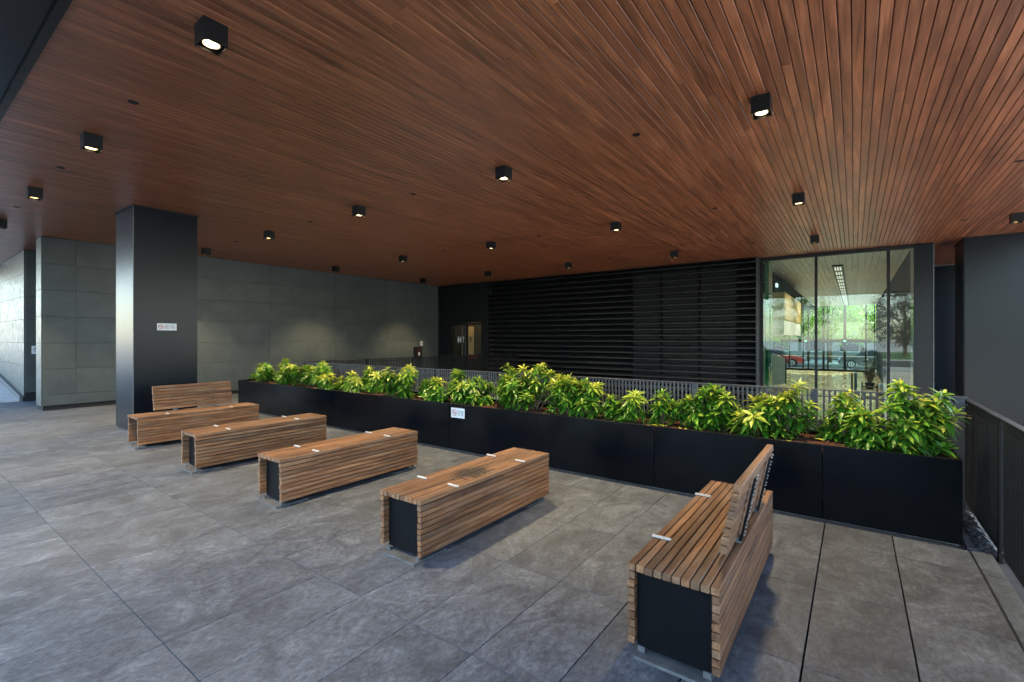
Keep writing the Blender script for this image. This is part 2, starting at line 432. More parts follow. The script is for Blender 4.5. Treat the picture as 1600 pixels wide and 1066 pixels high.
# ------------------------------------------------------------------ square column
def clad_column(name, label, x0, x1, y0, y1, z0, z1, seams):
    o = empty(name, ((x0 + x1) / 2, (y0 + y1) / 2, z0)); tag(o, label, 'column')
    hx, hy, h = (x1 - x0) / 2, (y1 - y0) / 2, z1 - z0
    MB().box(-hx + .03, hx - .03, -hy + .03, hy - .03, 0, h).build('core', 'wallback', o)
    t = .012
    zb = .03
    MB().box(-hx + t + .004, hx - t - .004, -hy, -hy + t, zb, h - .03).build('cladding_sheet', 'col_metal', o, bevel=.002)
    MB().box(-hx + t + .004, hx - t - .004, hy - t, hy, zb, h - .03).build('cladding_sheet', 'col_metal', o, bevel=.002)
    MB().box(hx - t, hx, -hy, hy, zb, h - .03).build('cladding_sheet', 'col_metal', o, bevel=.002)
    MB().box(-hx, -hx + t, -hy, hy, zb, h - .03).build('cladding_sheet', 'col_metal', o, bevel=.002)
    MB().box(hx - .006, hx + .003, -hy - .003, -hy + .006, zb, h - .03).build('corner_trim', 'galv', o)
    MB().box(-hx - .015, hx + .015, -hy - .015, hy + .015, h - .028, h - .002).build('head_trim', 'black_metal', o)
    MB().box(-hx + .02, hx - .02, -hy + .02, hy - .02, .0, .028).build('base', 'black_metal', o)
    return o
clad_column('square_column', 'dark metal clad square column beside the farthest bench, with a small sign', -10.50, -9.57, 2.545, 3.475, 0, HC, 1)
rc = clad_column('square_column', 'dark metal clad column at the right edge behind the railing', 1.93, 3.15, 14.1, 15.2, -3.2, HC, 1)

# ------------------------------------------------------------------ louvre wall, door bay
lw = empty('louvre_wall', (-6.8, 14.2, -3.2)); tag(lw, 'black wall of horizontal louvre blades beyond the planter', 'wall')
Z0 = 3.2
MB().box(-4.66, 4.72, .16, .3, 0, HC + Z0 - .01).build('backing', 'louverdeep', lw)
for a, b in ((-5.69, -4.80), (-4.76, -3.68), (-3.64, -2.68)):
    MB().box(a + 6.8, b + 6.8, .12, .158, Z0 + .2, Z0 + 3.6).build('backing_panel', 'louverback', lw)
for xx in (-11.40, -5.74, -4.78, -3.66, -2.64):
    MB().box(xx + 6.8 - .03, xx + 6.8 + .03, .085, .119, 0, HC + Z0 - .02).build('mullion', 'louverdeep', lw)
z = HC - .06
bp = MB()
prof = [(-.075, -.020), (-.075, .000), (-.060, .008), (.075, .075), (.080, .062), (-.055, -.012), (-.058, -.024)]
bp.prism([(p, q * .8) for p, q in prof], 'x', -4.64, 4.655)
MB().box(4.66, 4.725, -.14, .158, 0, HC + Z0 - .005).build('end_frame', 'louver', lw)
bm_ = bp.mesh('blade', 'louver')
while z > -2.9:
    link('louvre_blade', bm_, lw, (0, -.05, z + Z0 - .06)); z -= .18
    
bk = MB().box(-26, -14.15, 14.5, 14.7, 0, HC + .02).box(-14.15, -6.2, 17.6, 17.8, -3.2, HC + .02).box(-14.25, -14.15, 14.7, 17.6, 0, HC + .02).box(-14.12, -14.02, 14.07, 14.6, 0, HC + .02)  # mostly unseen walls added to stop light leaking in round louvres and doors
tag(bk.build('rear_wall', 'darkpanel'), 'added dark walls sealing light leaks behind the louvres and entrance bay', 'wall')
db = empty('door_bay', (-12.75, 14.15, 0)); tag(db, 'dark entrance bay with a glazed double door left of the louvres', 'door')
MB().box(-1.30, 1.28, 0, .06, 2.52, HC - .002).build('overpanel', 'darkpanel', db)
MB().box(-1.30, -.92, 0, .06, 0, 2.515).build('side_panel', 'black_metal', db)
MB().box(1.0, 1.28, 0, .06, 0, 2.515).build('side_panel', 'black_metal', db)
MB().box(-.92, -.862, .02, .12, 0, 2.219).build('door_jamb', 'black_metal', db); MB().box(.942, 1.0, .02, .12, 0, 2.219).build('door_jamb', 'black_metal', db)
MB().box(-.92, 1.0, .02, .12, 2.22, 2.516).build('door_head', 'black_metal', db)
for a, b in ((-.86, .03), (.05, .94)):
    lf = MB().box(a, a + .09, .03, .07, .05, 2.2).box(b - .05, b, .03, .07, .05, 2.2).box(a + .09, b - .05, .03, .07, .05, .30).box(a + .09, b - .05, .03, .07, 2.12, 2.2).build('door_leaf', 'black_metal', db)
    MB().box(a + .09, b - .05, .045, .055, .30, 2.12).build('pane', 'doorglass', lf)
    hx_ = b - .09 if a < 0 else a + .05
    MB().box(hx_ - .012, hx_ + .012, -.04, -.016, .75, 2.1).build('handle', 'galv', lf)
# vestibule behind the doors
vb = empty('vestibule', (-12.75, 14.3, 0)); tag(vb, 'warm lit vestibule seen through the glazed double door', 'room')
MB().box(-1.6, 1.2, .75, .8, 0, 2.8).build('rear_wall', plain('darkened_plaster', (.05, .042, .03), .8), vb)  # wall colour darkened so only a narrow warm glow is left
MB().box(-1.4, -1.35, 0, .75, 0, 2.8).build('side_wall', 'darkpanel', vb); MB().box(1.2, 1.25, 0, .75, 0, 2.8).build('side_wall', 'darkpanel', vb)
MB().box(-1.35, 1.2, 0, .75, -.02, .0).build('vestibule_floor', 'lobbyfloor', vb); MB().box(-1.35, 1.2, 0, .75, 2.75, 2.8).build('vestibule_ceiling', 'plaster', vb)
MB().box(-.54, -.24, .735, .748, .90, 2.08).build('glow_patch', 'glowwall', vb)  # pale warm sheet paints the lamplit part of the rear wall
MB().box(-.45, -.37, .720, .732, 1.42, 1.66).build('call_panel', 'ink', vb)
MB().box(-.56, -.08, .735, .748, .72, .88).build('kick_plate', 'red', vb)
vl = MB().box(-.50, -.10, .45, .60, 2.70, 2.745).build('ceiling_lamp', emit('vestibule_lamp', (1, .70, .32), 6), vb)
# white glyphs on the left leaf: person, person, arrow
gl = MB()
for cx in (-.34, -.22):
    gl.box(cx - .03, cx + .03, -.002, 0, 1.42, 1.60); gl.box(cx - .022, cx + .022, -.002, 0, 1.615, 1.66); gl.box(cx - .045, cx + .045, -.0015, .0, 1.50, 1.58)
gl.box(-.085, -.055, -.002, 0, 1.42, 1.62); gl.prism([(-.13, 1.58), (-.07, 1.67), (-.01, 1.58), (-.035, 1.565), (-.07, 1.615), (-.105, 1.565)], 'y', -.002, 0)
gl.build('glyphs', 'white', db, (0, .043, 0))

# small wall things: fire call box and notice
fb = empty('fire_cabinet', (-14.12, 12.86, .80)); tag(fb, 'small dark cabinet with a red and white mark on the panelled wall', 'cabinet')
MB().box(0.002, .14, -.17, .17, 0, .44).build('housing', 'black_metal', fb, bevel=.006)
MB().box(.141, .146, -.12, .12, .05, .39).build('door', plain('dark_red_enamel', (.025, .008, .008), .4), fb)
MB().box(.147, .149, -.035, .035, .10, .22).build('mark', 'white', fb)

def notice(name, label, loc, rz, wdt, hgt, text=True):
    o = empty(name, loc, rz); tag(o, label, 'sign')
    MB().box(-wdt / 2, wdt / 2, -.004, 0, 0, hgt).build('plate', 'white', o, bevel=.001)
    r0 = hgt * .33; cx = -wdt / 2 + hgt * .47 if text else 0; cz = hgt * .52
    mb = MB(); k = 28
    for i in range(k):
        a0, a1 = 2 * math.pi * i / k, 2 * math.pi * (i + 1) / k
        b = len(mb.v)
        for a, rr in ((a0, r0), (a1, r0), (a1, r0 * .80), (a0, r0 * .80)): mb.v.append((cx + rr * math.cos(a), -.0055, cz + rr * math.sin(a)))
        mb.f.append((b, b + 1, b + 2, b + 3))
    s = r0 * .62; d = r0 * .09; b = len(mb.v)
    mb.v += [(cx - s - d, -.0055, cz + s - d), (cx - s + d, -.0055, cz + s + d), (cx + s + d, -.0055, cz - s + d), (cx + s - d, -.0055, cz - s - d)]; mb.f.append((b, b + 1, b + 2, b + 3))
    mb.build('prohibition_ring', 'red' if text else 'ink', o, fix=False)
    MB().box(cx - r0 * .55, cx + r0 * .55, -.0050, -.0042, cz - r0 * .12, cz + r0 * .12).build('cigarette', 'ink', o)
    if text:
        t = MB(); rr = random.Random(5); x0 = -wdt / 2 + hgt * .92; cw = (wdt / 2 - .012 - x0)
        for c in range(2):
            for row in range(5):
                zz = hgt * (.70 - row * .11); xx = x0 + c * (cw * .52)
                end = xx + cw * .44 * rr.uniform(.7, 1)
                while xx < end:
                    wl = rr.uniform(.008, .02); t.box(xx, min(end, xx + wl), -.0050, -.0042, zz, zz + hgt * .055); xx += wl + .004
        t.build('lettering', 'ink', o)
    return o
notice('no_smoking_sign', 'no smoking sign on the dark square column', (-9.567, 3.01, 1.70), R(90), .285, .12)
notice('no_smoking_sign', 'no smoking sign on the black front of the long planter', (-4.405, 4.766, .465), 0, .25, .135)
notice('no_smoking_sign', 'square no smoking sign in the dark recess at far left', (-16.612, 2.47, 1.18), R(90), .2, .2, False)
o = notice('wall_notice', 'small white notice on the grey wall above the dark cabinet', (-14.115, 13.12, 1.29), R(90), .13, .17, False)

# ------------------------------------------------------------------ planter
PY0, PY1, PX0, PX1, PZ = 4.77, 5.52, -10.96, .65, .65
pl = empty('long_planter', ((PX0 + PX1) / 2, PY0, 0)); tag(pl, 'long black steel planter running behind the benches', 'planter')
cx0 = (PX0 + PX1) / 2
seams = [PX0, -10.37, -8.92, -7.47, -6.02, -4.57, -3.12, -1.67, -.22, PX1]
for a, b in zip(seams[:-1], seams[1:]):
    MB().box(a - cx0 + .002, b - cx0 - .002, random.uniform(-.003, .002), .012, .022, PZ).build('front_panel', 'planter_steel', pl, bevel=.0012)
MB().box(PX0 - cx0, PX1 - cx0, PY1 - PY0 - .012, PY1 - PY0, .022, PZ).build('back_panel', 'planter_steel', pl)
MB().box(PX0 - cx0, PX0 - cx0 + .012, .0125, PY1 - PY0 - .0125, .022, PZ).build('end_panel', 'planter_steel', pl)
MB().box(PX1 - cx0 - .012, PX1 - cx0, .0125, PY1 - PY0 - .0125, .022, PZ).build('end_panel', 'planter_steel', pl)
MB().box(PX0 - cx0 + .014, PX1 - cx0 - .014, .0125, .034, PZ - .010, PZ - .003).build('front_lip', 'rail', pl)
MB().box(PX0 - cx0 + .02, PX1 - cx0 - .02, .02, PY1 - PY0 - .02, 0, .021).build('base', 'galv', pl)
MB().box(PX0 - cx0 + .01, PX1 - cx0 - .04, -.022, .018, -.001, .008).build('base_angle', 'rail', pl)
# soil
so = MB(); nx, ny = 240, 16
for j in range(ny + 1):
    for i in range(nx + 1):
        xx = PX0 + .013 + (PX1 - PX0 - .026) * i / nx; yy = PY0 + .013 + (PY1 - PY0 - .026) * j / ny
        zz = .585 + .035 * noise.noise((xx * 1.3, yy * 2, 0)) + .022 * noise.noise((xx * 7, yy * 7, 3)) + .012 * noise.noise((xx * 19, yy * 19, 5)) + .03 * math.sin(math.pi * j / ny)
        so.v.append((xx - cx0, yy - PY0, zz))
for j in range(ny):
    for i in range(nx):
        a = j * (nx + 1) + i; so.f.append((a, a + 1, a + nx + 2, a + nx + 1))
soil = so.build('soil', 'soil', pl, smooth=True, fix=False)
ch = MB(); rr = random.Random(11)
for k in range(2600):
    xx = rr.uniform(PX0 + .04, PX1 - .04); yy = rr.uniform(PY0 + .03, PY1 - .03)
    i = int((xx - PX0) / (PX1 - PX0) * nx); j = int((yy - PY0) / (PY1 - PY0) * ny)
    zz = so.v[j * (nx + 1) + i][2]
    a = rr.uniform(0, 6.28); L = rr.uniform(.008, .026); W = L * rr.uniform(.3, .6); t = rr.uniform(-.6, .6)
    d = Vector((math.cos(a), math.sin(a), t)).normalized(); e = d.cross(Vector((rr.uniform(-.4, .4), rr.uniform(-.4, .4), 1))).normalized()
    c = Vector((xx - cx0, yy - PY0, zz + .006)); b = len(ch.v)
    up = d.cross(e) * .004
    ch.v += [tuple(c - d * L - e * W), tuple(c + d * L - e * W * .7), tuple(c + d * L * .8 + e * W), tuple(c - d * L + e * W), tuple(c + up)]
    ch.f += [(b, b + 1, b + 4), (b + 1, b + 2, b + 4), (b + 2, b + 3, b + 4), (b + 3, b, b + 4)]
tag(ch.build('bark_mulch', 'mulch', pl, fix=False), kind='stuff')
# timber offcut lying at the right end of the soil
tb = MB().box(-.02, .02, -.20, .2, 0, .035)
o = tb.build('timber_offcut', 'bench', None, (.60, 5.2, .62), bevel=.004); o.rotation_euler = (R(8), 0, R(12)); tag(o, 'weathered timber offcut lying on the soil at the right end of the planter', 'timber')

# ------------------------------------------------------------------ leaves
def leaf_material(name, greens, yellows, yellow_amt, trans=.28, rough=.38):
    m, n, l, b = new_mat(name)
    at = N(n, 'ShaderNodeAttribute', attribute_name='leaf'); sep = N(n, 'ShaderNodeSeparateColor'); l.new(at.outputs['Color'], sep.inputs[0])
    # R: random, G: youth (0 old .. 1 fresh), B: distance from the midrib
    gr = ramp(n, [(0, greens[0]), (.55, greens[1]), (1, greens[2])]); l.new(sep.outputs[0], gr.inputs[0])
    ye = ramp(n, [(0, yellows[0]), (1, yellows[1])]); l.new(sep.outputs[0], ye.inputs[0])
    g = N(n, 'ShaderNodeNewGeometry')
    f = noise_n(n, l, g.outputs['Position'], 55, 3, .6)
    ad = N(n, 'ShaderNodeMath', operation='MULTIPLY_ADD'); l.new(sep.outputs[1], ad.inputs[0]); ad.inputs[1].default_value = yellow_amt; l.new(f, ad.inputs[2])
    su = N(n, 'ShaderNodeMath', operation='MULTIPLY_ADD'); l.new(sep.outputs[2], su.inputs[0]); su.inputs[1].default_value = -.22; l.new(ad.outputs[0], su.inputs[2])
    k = maprange(n, l, su.outputs[0], .62, .98, 0, 1)
    cc = mixc(n, l, k, gr.outputs[0], ye.outputs[0])
    l.new(cc, b.inputs['Base Color']); b.inputs['Roughness'].default_value = rough
    tl = N(n, 'ShaderNodeBsdfTranslucent'); l.new(cc, tl.inputs[0])
    mx = N(n, 'ShaderNodeMixShader'); mx.inputs[0].default_value = trans
    l.new(b.outputs[0], mx.inputs[1]); l.new(tl.outputs[0], mx.inputs[2]); l.new(mx.outputs[0], n['Material Output'].inputs[0])
    return m
M['shrubleaf'] = leaf_material('variegated_leaf', [(.022, .095, .010), (.065, .22, .016), (.14, .36, .025)], [(.42, .50, .04), (.70, .64, .10)], .60)
class Leaves:
    def __init__(s, clip=None): s.v = []; s.f = []; s.c = []; s.clip = clip
    def leaf(s, base, d, up, L, W, rnd, youth, droop=.35, fold=.25, seg=3):
        d = d.normalized(); side = d.cross(up)
        if s.clip:
            tip = base + d * L - Vector((0, 0, droop * L)); lim = s.clip
            if (min(tip.y, base.y) < lim[0] + .01 or (tip.x + base.x) * .5 > lim[2] or max(tip.x, base.x) > lim[2] + .03) and min(tip.z, base.z) < lim[1] + .03: return
            if tip.z < lim[3] or base.y < lim[0] - .10: return
        if side.length < 1e-3: side = d.orthogonal()
        side.normalize(); nrm = side.cross(d).normalized()
        b = len(s.v); prof = {2: (0, .5, 1), 3: (0, .33, .68, 1)}[seg]; wid = {2: (.08, 1, .02), 3: (.10, .92, .80, .02)}[seg]
        for t, wv in zip(prof, wid):
            c = base + d * (L * t) - Vector((0, 0, 1)) * (droop * L * t * t)
            e = side * (W * .5 * wv); lift = nrm * (W * .5 * wv * fold)
            s.v += [tuple(c - e + lift), tuple(c), tuple(c + e + lift)]
            s.c += [(rnd, youth, 1), (rnd, youth, 0), (rnd, youth, 1)]
        for i in range(len(prof) - 1):
            q = b + i * 3
            s.f += [(q, q + 1, q + 4, q + 3), (q + 1, q + 2, q + 5, q + 4)]
    def build(s, name, m, parent, kind='stuff'):
        me = bpy.data.meshes.new(name); me.from_pydata(s.v, [], s.f); me.materials.append(M[m])
        at = me.color_attributes.new('leaf', 'FLOAT_COLOR', 'POINT')
        at.data.foreach_set('color', [q for c in s.c for q in (*c, 1)])
        me.polygons.foreach_set('use_smooth', [True] * len(me.polygons))
        o = link(name, me, parent)
        if kind: o['kind'] = kind
        return o
def shrub(x, y, z, rx, ry, top, seed, dens, label, tint=.5):
    rr = random.Random(seed)
    root = empty('variegated_shrub', (x, y, z)); tag(root, label, 'shrub', 'variegated shrubs in the long planter')
    H = top - z
    lv = Leaves((PY0 - y, PZ - z, PX1 - x, .0)); st = MB()
    n = max(10, int(dens * 1.25)); flush = rr.uniform(.62, 1.22)
    nl = 1 if dens < 12 else (2 if dens < 26 else (3 if dens < 40 else 5))
    lobes = []
    for i in range(nl):
        f = 0 if nl == 1 else (i / (nl - 1) * 2 - 1)
        lobes.append((f * rx * .58 + rr.uniform(-.06, .06) * rx, rr.uniform(-.45, .45) * ry, rr.uniform(.62, .98), 1.0 if nl == 1 else rr.uniform(.42, .62)))
    k = rr.randrange(nl); lobes[k] = (lobes[k][0], lobes[k][1], 1.0, lobes[k][3])
    for i in range(n):
        # whorl position: dome shaped, with gaps
        lx, ly, lh, lr = lobes[i % len(lobes)] if i >= len(lobes) else lobes[i]
        a = rr.uniform(0, 2 * math.pi); q = math.sqrt(rr.uniform(0, 1))
        hh = rr.uniform(.12, 1.0) ** .85
        lim = math.sqrt(max(0.04, 1 - (max(0, hh - .2) / .86) ** 2))
        p = Vector((lx + rx * lr * q * lim * math.cos(a), ly + ry * lr * 1.1 * q * lim * math.sin(a), H * lh * hh * rr.uniform(.9, 1.04)))
        p.y = max(-ry * 1.25, min(ry * 1.2, p.y))
        base = Vector((lx * .5 + p.x * .1, ly * .5, 0))
        mid = base.lerp(p, .55) + Vector((rr.uniform(-.03, .03), rr.uniform(-.03, .03), H * .06))
        st.tube([base - Vector((0, 0, .05)), mid, p], [.0055, .0045, .003], 5)
        axis = Vector((p.x * .9, p.y * .9, H * .7 + .1)).normalized()
        axis = (axis + Vector((rr.uniform(-.35, .35), rr.uniform(-.35, .35), rr.uniform(0, .3)))).normalized()
        u = axis.orthogonal().normalized(); v_ = axis.cross(u)
        youth = min(1, max(0, .1 + .9 * hh * rr.uniform(.4, 1.1) * flush))
        vig = rr.uniform(.82, 1.15)
        ph = rr.uniform(0, 6.28)
        for ring, (cnt, el, Ls, dz) in enumerate(((6, .12, 1.0, -.045), (6, .42, .92, -.015), (4, .85, .66, .0))):
            for k in range(cnt):
                aa = ph + ring * .5 + 2 * math.pi * k / cnt + rr.uniform(-.25, .25)
                e2 = el + rr.uniform(-.18, .18)
                d = (u * math.cos(aa) + v_ * math.sin(aa)) * math.cos(e2) + axis * math.sin(e2)
                L = .136 * vig * Ls * rr.uniform(.8, 1.15)
                lv.leaf(p + axis * dz, d, axis, L, L * rr.uniform(.26, .36), rr.random(), min(1, max(0, youth * (.70 + .18 * ring) + rr.uniform(-.22, .22))), rr.uniform(.15, .55), rr.uniform(.12, .4))
        # older leaves down the stem
        for k in range(6):
            t = rr.uniform(.0, .9); pp = mid.lerp(p, t); aa = rr.uniform(0, 6.28)
            d = Vector((math.cos(aa), math.sin(aa), rr.uniform(-.3, .3)))
            L = rr.uniform(.10, .14)
            lv.leaf(pp, d, Vector((0, 0, 1)), L, L * .36, rr.random() * .6, rr.uniform(0, .3), rr.uniform(.3, .8))
    lv.build('foliage', 'shrubleaf', root)
    st.build('stems', 'stem', root, fix=False)['kind'] = 'stuff'
    return root
# X centre, Y, half width x, half depth, top, whorl count
SH = [(-10.55, 5.14, .46, .26, 1.02, 34), (-9.70, 5.20, .44, .26, 1.08, 34), (-8.75, 5.16, .52, .27, 1.11, 44), (-8.02, 5.02, .28, .20, .90, 16),
      (-7.38, 5.12, .40, .25, .97, 30), (-6.78, 5.22, .36, .25, 1.08, 28), (-5.95, 5.10, .33, .25, 1.09, 34), (-5.28, 5.12, .32, .24, .95, 24),
      (-4.55, 5.14, .44, .27, 1.09, 42), (-3.95, 5.36, .16, .12, 1.16, 9), (-3.58, 5.14, .47, .28, 1.26, 58), (-2.76, 5.12, .40, .28, 1.19, 50), (-2.12, 5.10, .22, .2, .95, 14),
      (-1.70, 5.14, .16, .15, .94, 9), (-1.24, 5.14, .34, .27, 1.07, 46), (-.63, 5.12, .30, .27, 1.11, 48), (-.05, 5.20, .20, .22, 1.08, 26), (.20, 4.98, .22, .18, .92, 24), (.45, 5.16, .24, .27, 1.20, 44)]
LOOK = ['broad yellow-green shrub at the far left end of the planter', 'second shrub from the left end of the planter, rising to a point', 'wide bushy shrub, third from the left end of the planter',
        'low small shrub, fourth from the left end of the planter', 'yellow low shrub, fifth from the left end of the planter', 'shrub with a tall top, sixth from the left end of the planter',
        'upright shrub standing alone, seventh from the left end of the planter', 'low shrub just left of the planter sign', 'bushy shrub right above the planter sign',
        'thin sprig standing at the back, right of the shrub above the sign', 'tallest wide shrub in the middle of the planter', 'large yellow shrub just right of the tallest one',
        'small low shrub right of the large yellow one', 'single short sprig with drooping leaves before the bare soil', 'wide leafy shrub left of the bench backrest',
        'round leafy shrub directly behind the bench backrest', 'yellow-tipped shrub right of the bare soil patch', 'low front shrub hanging over the right end of the planter', 'tall green shrub at the right end of the planter']
for i, (a, lab) in enumerate(zip(SH, LOOK)):
    shrub(a[0], a[1], .585, a[2], a[3], a[4], 100 + i, a[5], lab)
# fallen leaves on the soil
fallen = Leaves(); rr = random.Random(77)
for k in range(90):
    xx = rr.uniform(-9, .5); yy = rr.uniform(4.83, 5.2); aa = rr.uniform(0, 6.28)
    i = int((xx - PX0) / (PX1 - PX0) * nx); j = int((yy - PY0) / (PY1 - PY0) * ny)
    fallen.leaf(Vector((xx, yy, so.v[j * (nx + 1) + i][2] + .018)), Vector((math.cos(aa), math.sin(aa), .12)), Vector((rr.uniform(-.3, .3), 0, 1)), rr.uniform(.07, .11), rr.uniform(.02, .035), rr.random(), 1.0, .1)
o = fallen.build('fallen_leaves', 'shrubleaf', None); tag(o, 'yellow fallen leaves scattered on the planter soil', 'leaves')

# ------------------------------------------------------------------ benches
BL, BW, BH = 1.66, .43, .45
def slat(mb, x0, x1, z0, z1, y0, y1, c=.003):
    return mb.prism([(x0 + c, z0), (x1 - c, z0), (x1, z0 + c), (x1, z1 - c), (x1 - c, z1), (x0 + c, z1), (x0, z1 - c), (x0, z0 + c)], 'y', y0, y1)
M['bench_stain'] = stained('bench')
def bench(x, label, back=0, tabs='both', seed=0, top='bench', recess=.035):
    rr = random.Random(seed)
    o = empty('slatted_bench', (x, 3.03, 0)); tag(o, label, 'bench', 'slatted timber benches')
    hw, hl, t = BW / 2, BL / 2, .034
    nt = 10; p = BW / nt
    for i in range(nt):
        e = rr.uniform(-.003, .003)
        slat(MB(), -hw + i * p + .0030, -hw + (i + 1) * p - .0030, BH - t, BH + rr.uniform(-.0015, .001), -hl + e, hl + rr.uniform(-.003, .003)).build('top_slat', top, o)
    zt, zb, ns = BH - t - .004, .055, 9
    p = (zt - zb) / ns
    for s in (-1, 1):
        for i in range(ns):
            d = rr.uniform(-.0015, .0015)
            x0, x1 = sorted((s * (hw - .002 + d), s * (hw - .036)))
            slat(MB(), x0, x1, zb + i * p + .0030, zb + (i + 1) * p - .0030, -hl + .004 + rr.uniform(-.004, .004), hl - .004).build('side_slat', 'bench', o)
    ix = hw - .039
    for s in (-1, 1):
        y0, y1 = sorted((s * (hl - recess), s * (hl - recess - .010)))
        MB().box(-ix, ix, y0, y1, .04, BH - t - .003).build('end_plate', 'bench_panel', o)
        y0, y1 = sorted((s * (hl + .02), s * (hl - .30)))
        MB().box(-ix + .005, ix - .005, y0, y1, .0, .016).build('foot_plate', 'galv', o, bevel=.002)
        MB().box(-ix + .005, -ix + .04, s * (hl - .03) - .004, s * (hl - .03) + .004, .017, .045).build('foot_bracket', 'galv', o)
        MB().box(ix - .04, ix - .005, s * (hl - .03) - .004, s * (hl - .03) + .004, .017, .045).build('foot_bracket', 'galv', o)
    MB().box(-ix + .02, ix - .02, -hl + recess + .015, hl - recess - .015, .03, BH - t - .004).build('steel_frame', 'bench_panel', o)
    for yy in (-.46, .41):
        for s in ((-1, 1) if tabs == 'both' else ((-1,) if tabs == 'left' else (1,))):
            x0, x1 = sorted((s * (hw + .004), s * (hw - .10)))
            MB().box(x0, x1, yy - .008, yy + .008, BH + .002, BH + .014).build('skate_stop', 'tab', o, bevel=.002)
    if back:
        s = back   # lean direction
        n = 8; z0, z1 = BH + .03, BH + .39; p = (z1 - z0) / n
        y0, y1 = -.53, .56
        for i in range(n):
            za, zb_ = z0 + i * p + .003, z0 + (i + 1) * p - .003
            xa = s * (.145 + .075 * (i / n)); xb = xa + s * .038
            slat(MB(), min(xa, xb), max(xa, xb), za, zb_, y0 + rr.uniform(-.003, .003), y1 + rr.uniform(-.003, .003)).build('back_slat', 'bench', o)
        for yy in (-.25, .30):
            mb = MB(); a0 = s * .187; a1 = s * (.187 + .072)
            mb.prism(sorted([(a0 - s * .0, BH - .05), (a0 + s * .012, BH - .05)]) and [(a0, BH + .003), (a0 + s * .012, BH + .003), (a1 + s * .012, z1 - .03), (a1, z1 - .03)], 'y', yy - .017, yy + .017)
            stp = mb.build('back_strap', 'black_metal', o)
            MB().box(min(s * .10, s * .20), max(s * .10, s * .20), yy - .025, yy + .025, BH + .003, BH + .012).box(*sorted((s * .150, s * .185)), yy - .02, yy + .02, BH + .013, BH + .034).build('back_bracket', 'galv', o)
            bo = MB()
            for i in range(n):
                for q in (-.008, .008):
                    zz = z0 + (i + .5) * p + q; k = (zz - BH) / (z1 - .03 - BH); xx = a0 + (a1 - a0) * k + s * .0125
                    bo.tube([(xx, yy + q * .6, zz), (xx + s * .006, yy + q * .6, zz)], .0052, 6)
            bo.build('bolts', 'tab', stp)['kind'] = 'stuff'
    return o
bench(-8.31, 'farthest slatted timber bench with a backrest, beside the dark column', back=-1, tabs='right', seed=1, recess=.10)
bench(-6.33, 'backless slatted timber bench next to the farthest one', seed=2, recess=.075)
bench(-4.43, 'middle backless slatted timber bench of the row of five', seed=3, recess=.065)
bench(-2.59, 'backless slatted timber bench with a dark stain on its top', seed=4, top='bench_stain', recess=.05)
bench(-.69, 'nearest slatted timber bench, with a backrest showing bolted straps', back=1, tabs='left', seed=5)

# ------------------------------------------------------------------ railings
def railing(name, label, p0, p1, h, zb, sp, post_at, mat='rail', bw=.018, bd=.012):
    p0 = Vector((*p0, 0)); p1 = Vector((*p1, 0)); d = p1 - p0; L = d.length
    o = empty(name, p0, math.atan2(d.y, d.x)); tag(o, label, 'railing')
    MB().box(0, L, -.024, .024, h - .012, h).build('top_rail', mat, o, bevel=.002)
    MB().box(0, L, -.010, .010, zb, zb + .012).build('bottom_rail', mat, o)
    MB().box(0, L, -.006, .006, h - .075, h - .065).build('second_rail', mat, o)
    me = MB().box(-bw / 2, bw / 2, -bd / 2 - .0065, bd / 2 - .0065 + .0, zb + .0125, h - .0125).mesh('baluster', mat)
    pm = MB().box(-.032, .032, -.009, .009, -.35, h - .0125).mesh('post', mat)
    k = int(L / sp)
    for i in range(k):
        s = (i + .5) * L / k
        if any(abs(s - q) < .045 for q in post_at): continue
        link('baluster', me, o, (s, 0, 0))
    for q in post_at: link('post', pm, o, (q, .004, 0))
    return o
railing('railing', 'grey baluster railing running directly behind the planter shrubs', (-9.95, 5.66), (.80, 5.66), 1.045, .10, .0465, [.04, 1.45, 2.85, 4.25, 5.6, 7.0, 8.45, 9.62, 10.7])
railing('railing', 'dark railing running back towards the glazed door', (-9.95, 5.70), (-9.95, 14.0), 1.05, .10, .052, [.04, 1.7, 3.2, 4.7, 6.3, 7.9], 'raildark')
railing('railing', 'black railing along the right edge of the terrace', (.845, -1.0), (.845, 6.12), .995, .03, .038, [.05, 1.6, 3.3, 5.765, 7.08], 'raildark', .022, .010)
# pebbles in the drainage strip right of the planter
pb = empty('pebble_strip', (.74, 5.3, 0)); tag(pb, 'narrow strip of dark pebbles between the planter and the right railing', 'pebbles', kind='stuff')
pm = MB(); rr = random.Random(9)
for k in range(260):
    bx_, by_ = rr.uniform(-.005, .085), rr.uniform(-.5, .5); r0 = rr.uniform(.012, .026); b = len(pm.v)
    sx, sy, sz = r0 * rr.uniform(.8, 1.5), r0 * rr.uniform(.8, 1.5), r0 * .6
    pm.lathe([(.3, -.9), (.85, -.5), (1, 0), (.85, .5), (.3, .9)], 7)
    for i in range(b, len(pm.v)):
        v = pm.v[i]; pm.v[i] = (v[0] * sx + bx_, v[1] * sy + by_, v[2] * sz + .004)
tag(pm.build('pebbles', 'pebble', pb, smooth=True), kind='stuff')
MB().box(-.062, -.012, -.5, .5, -.008, .004).build('drain_edge', 'galv', pb)

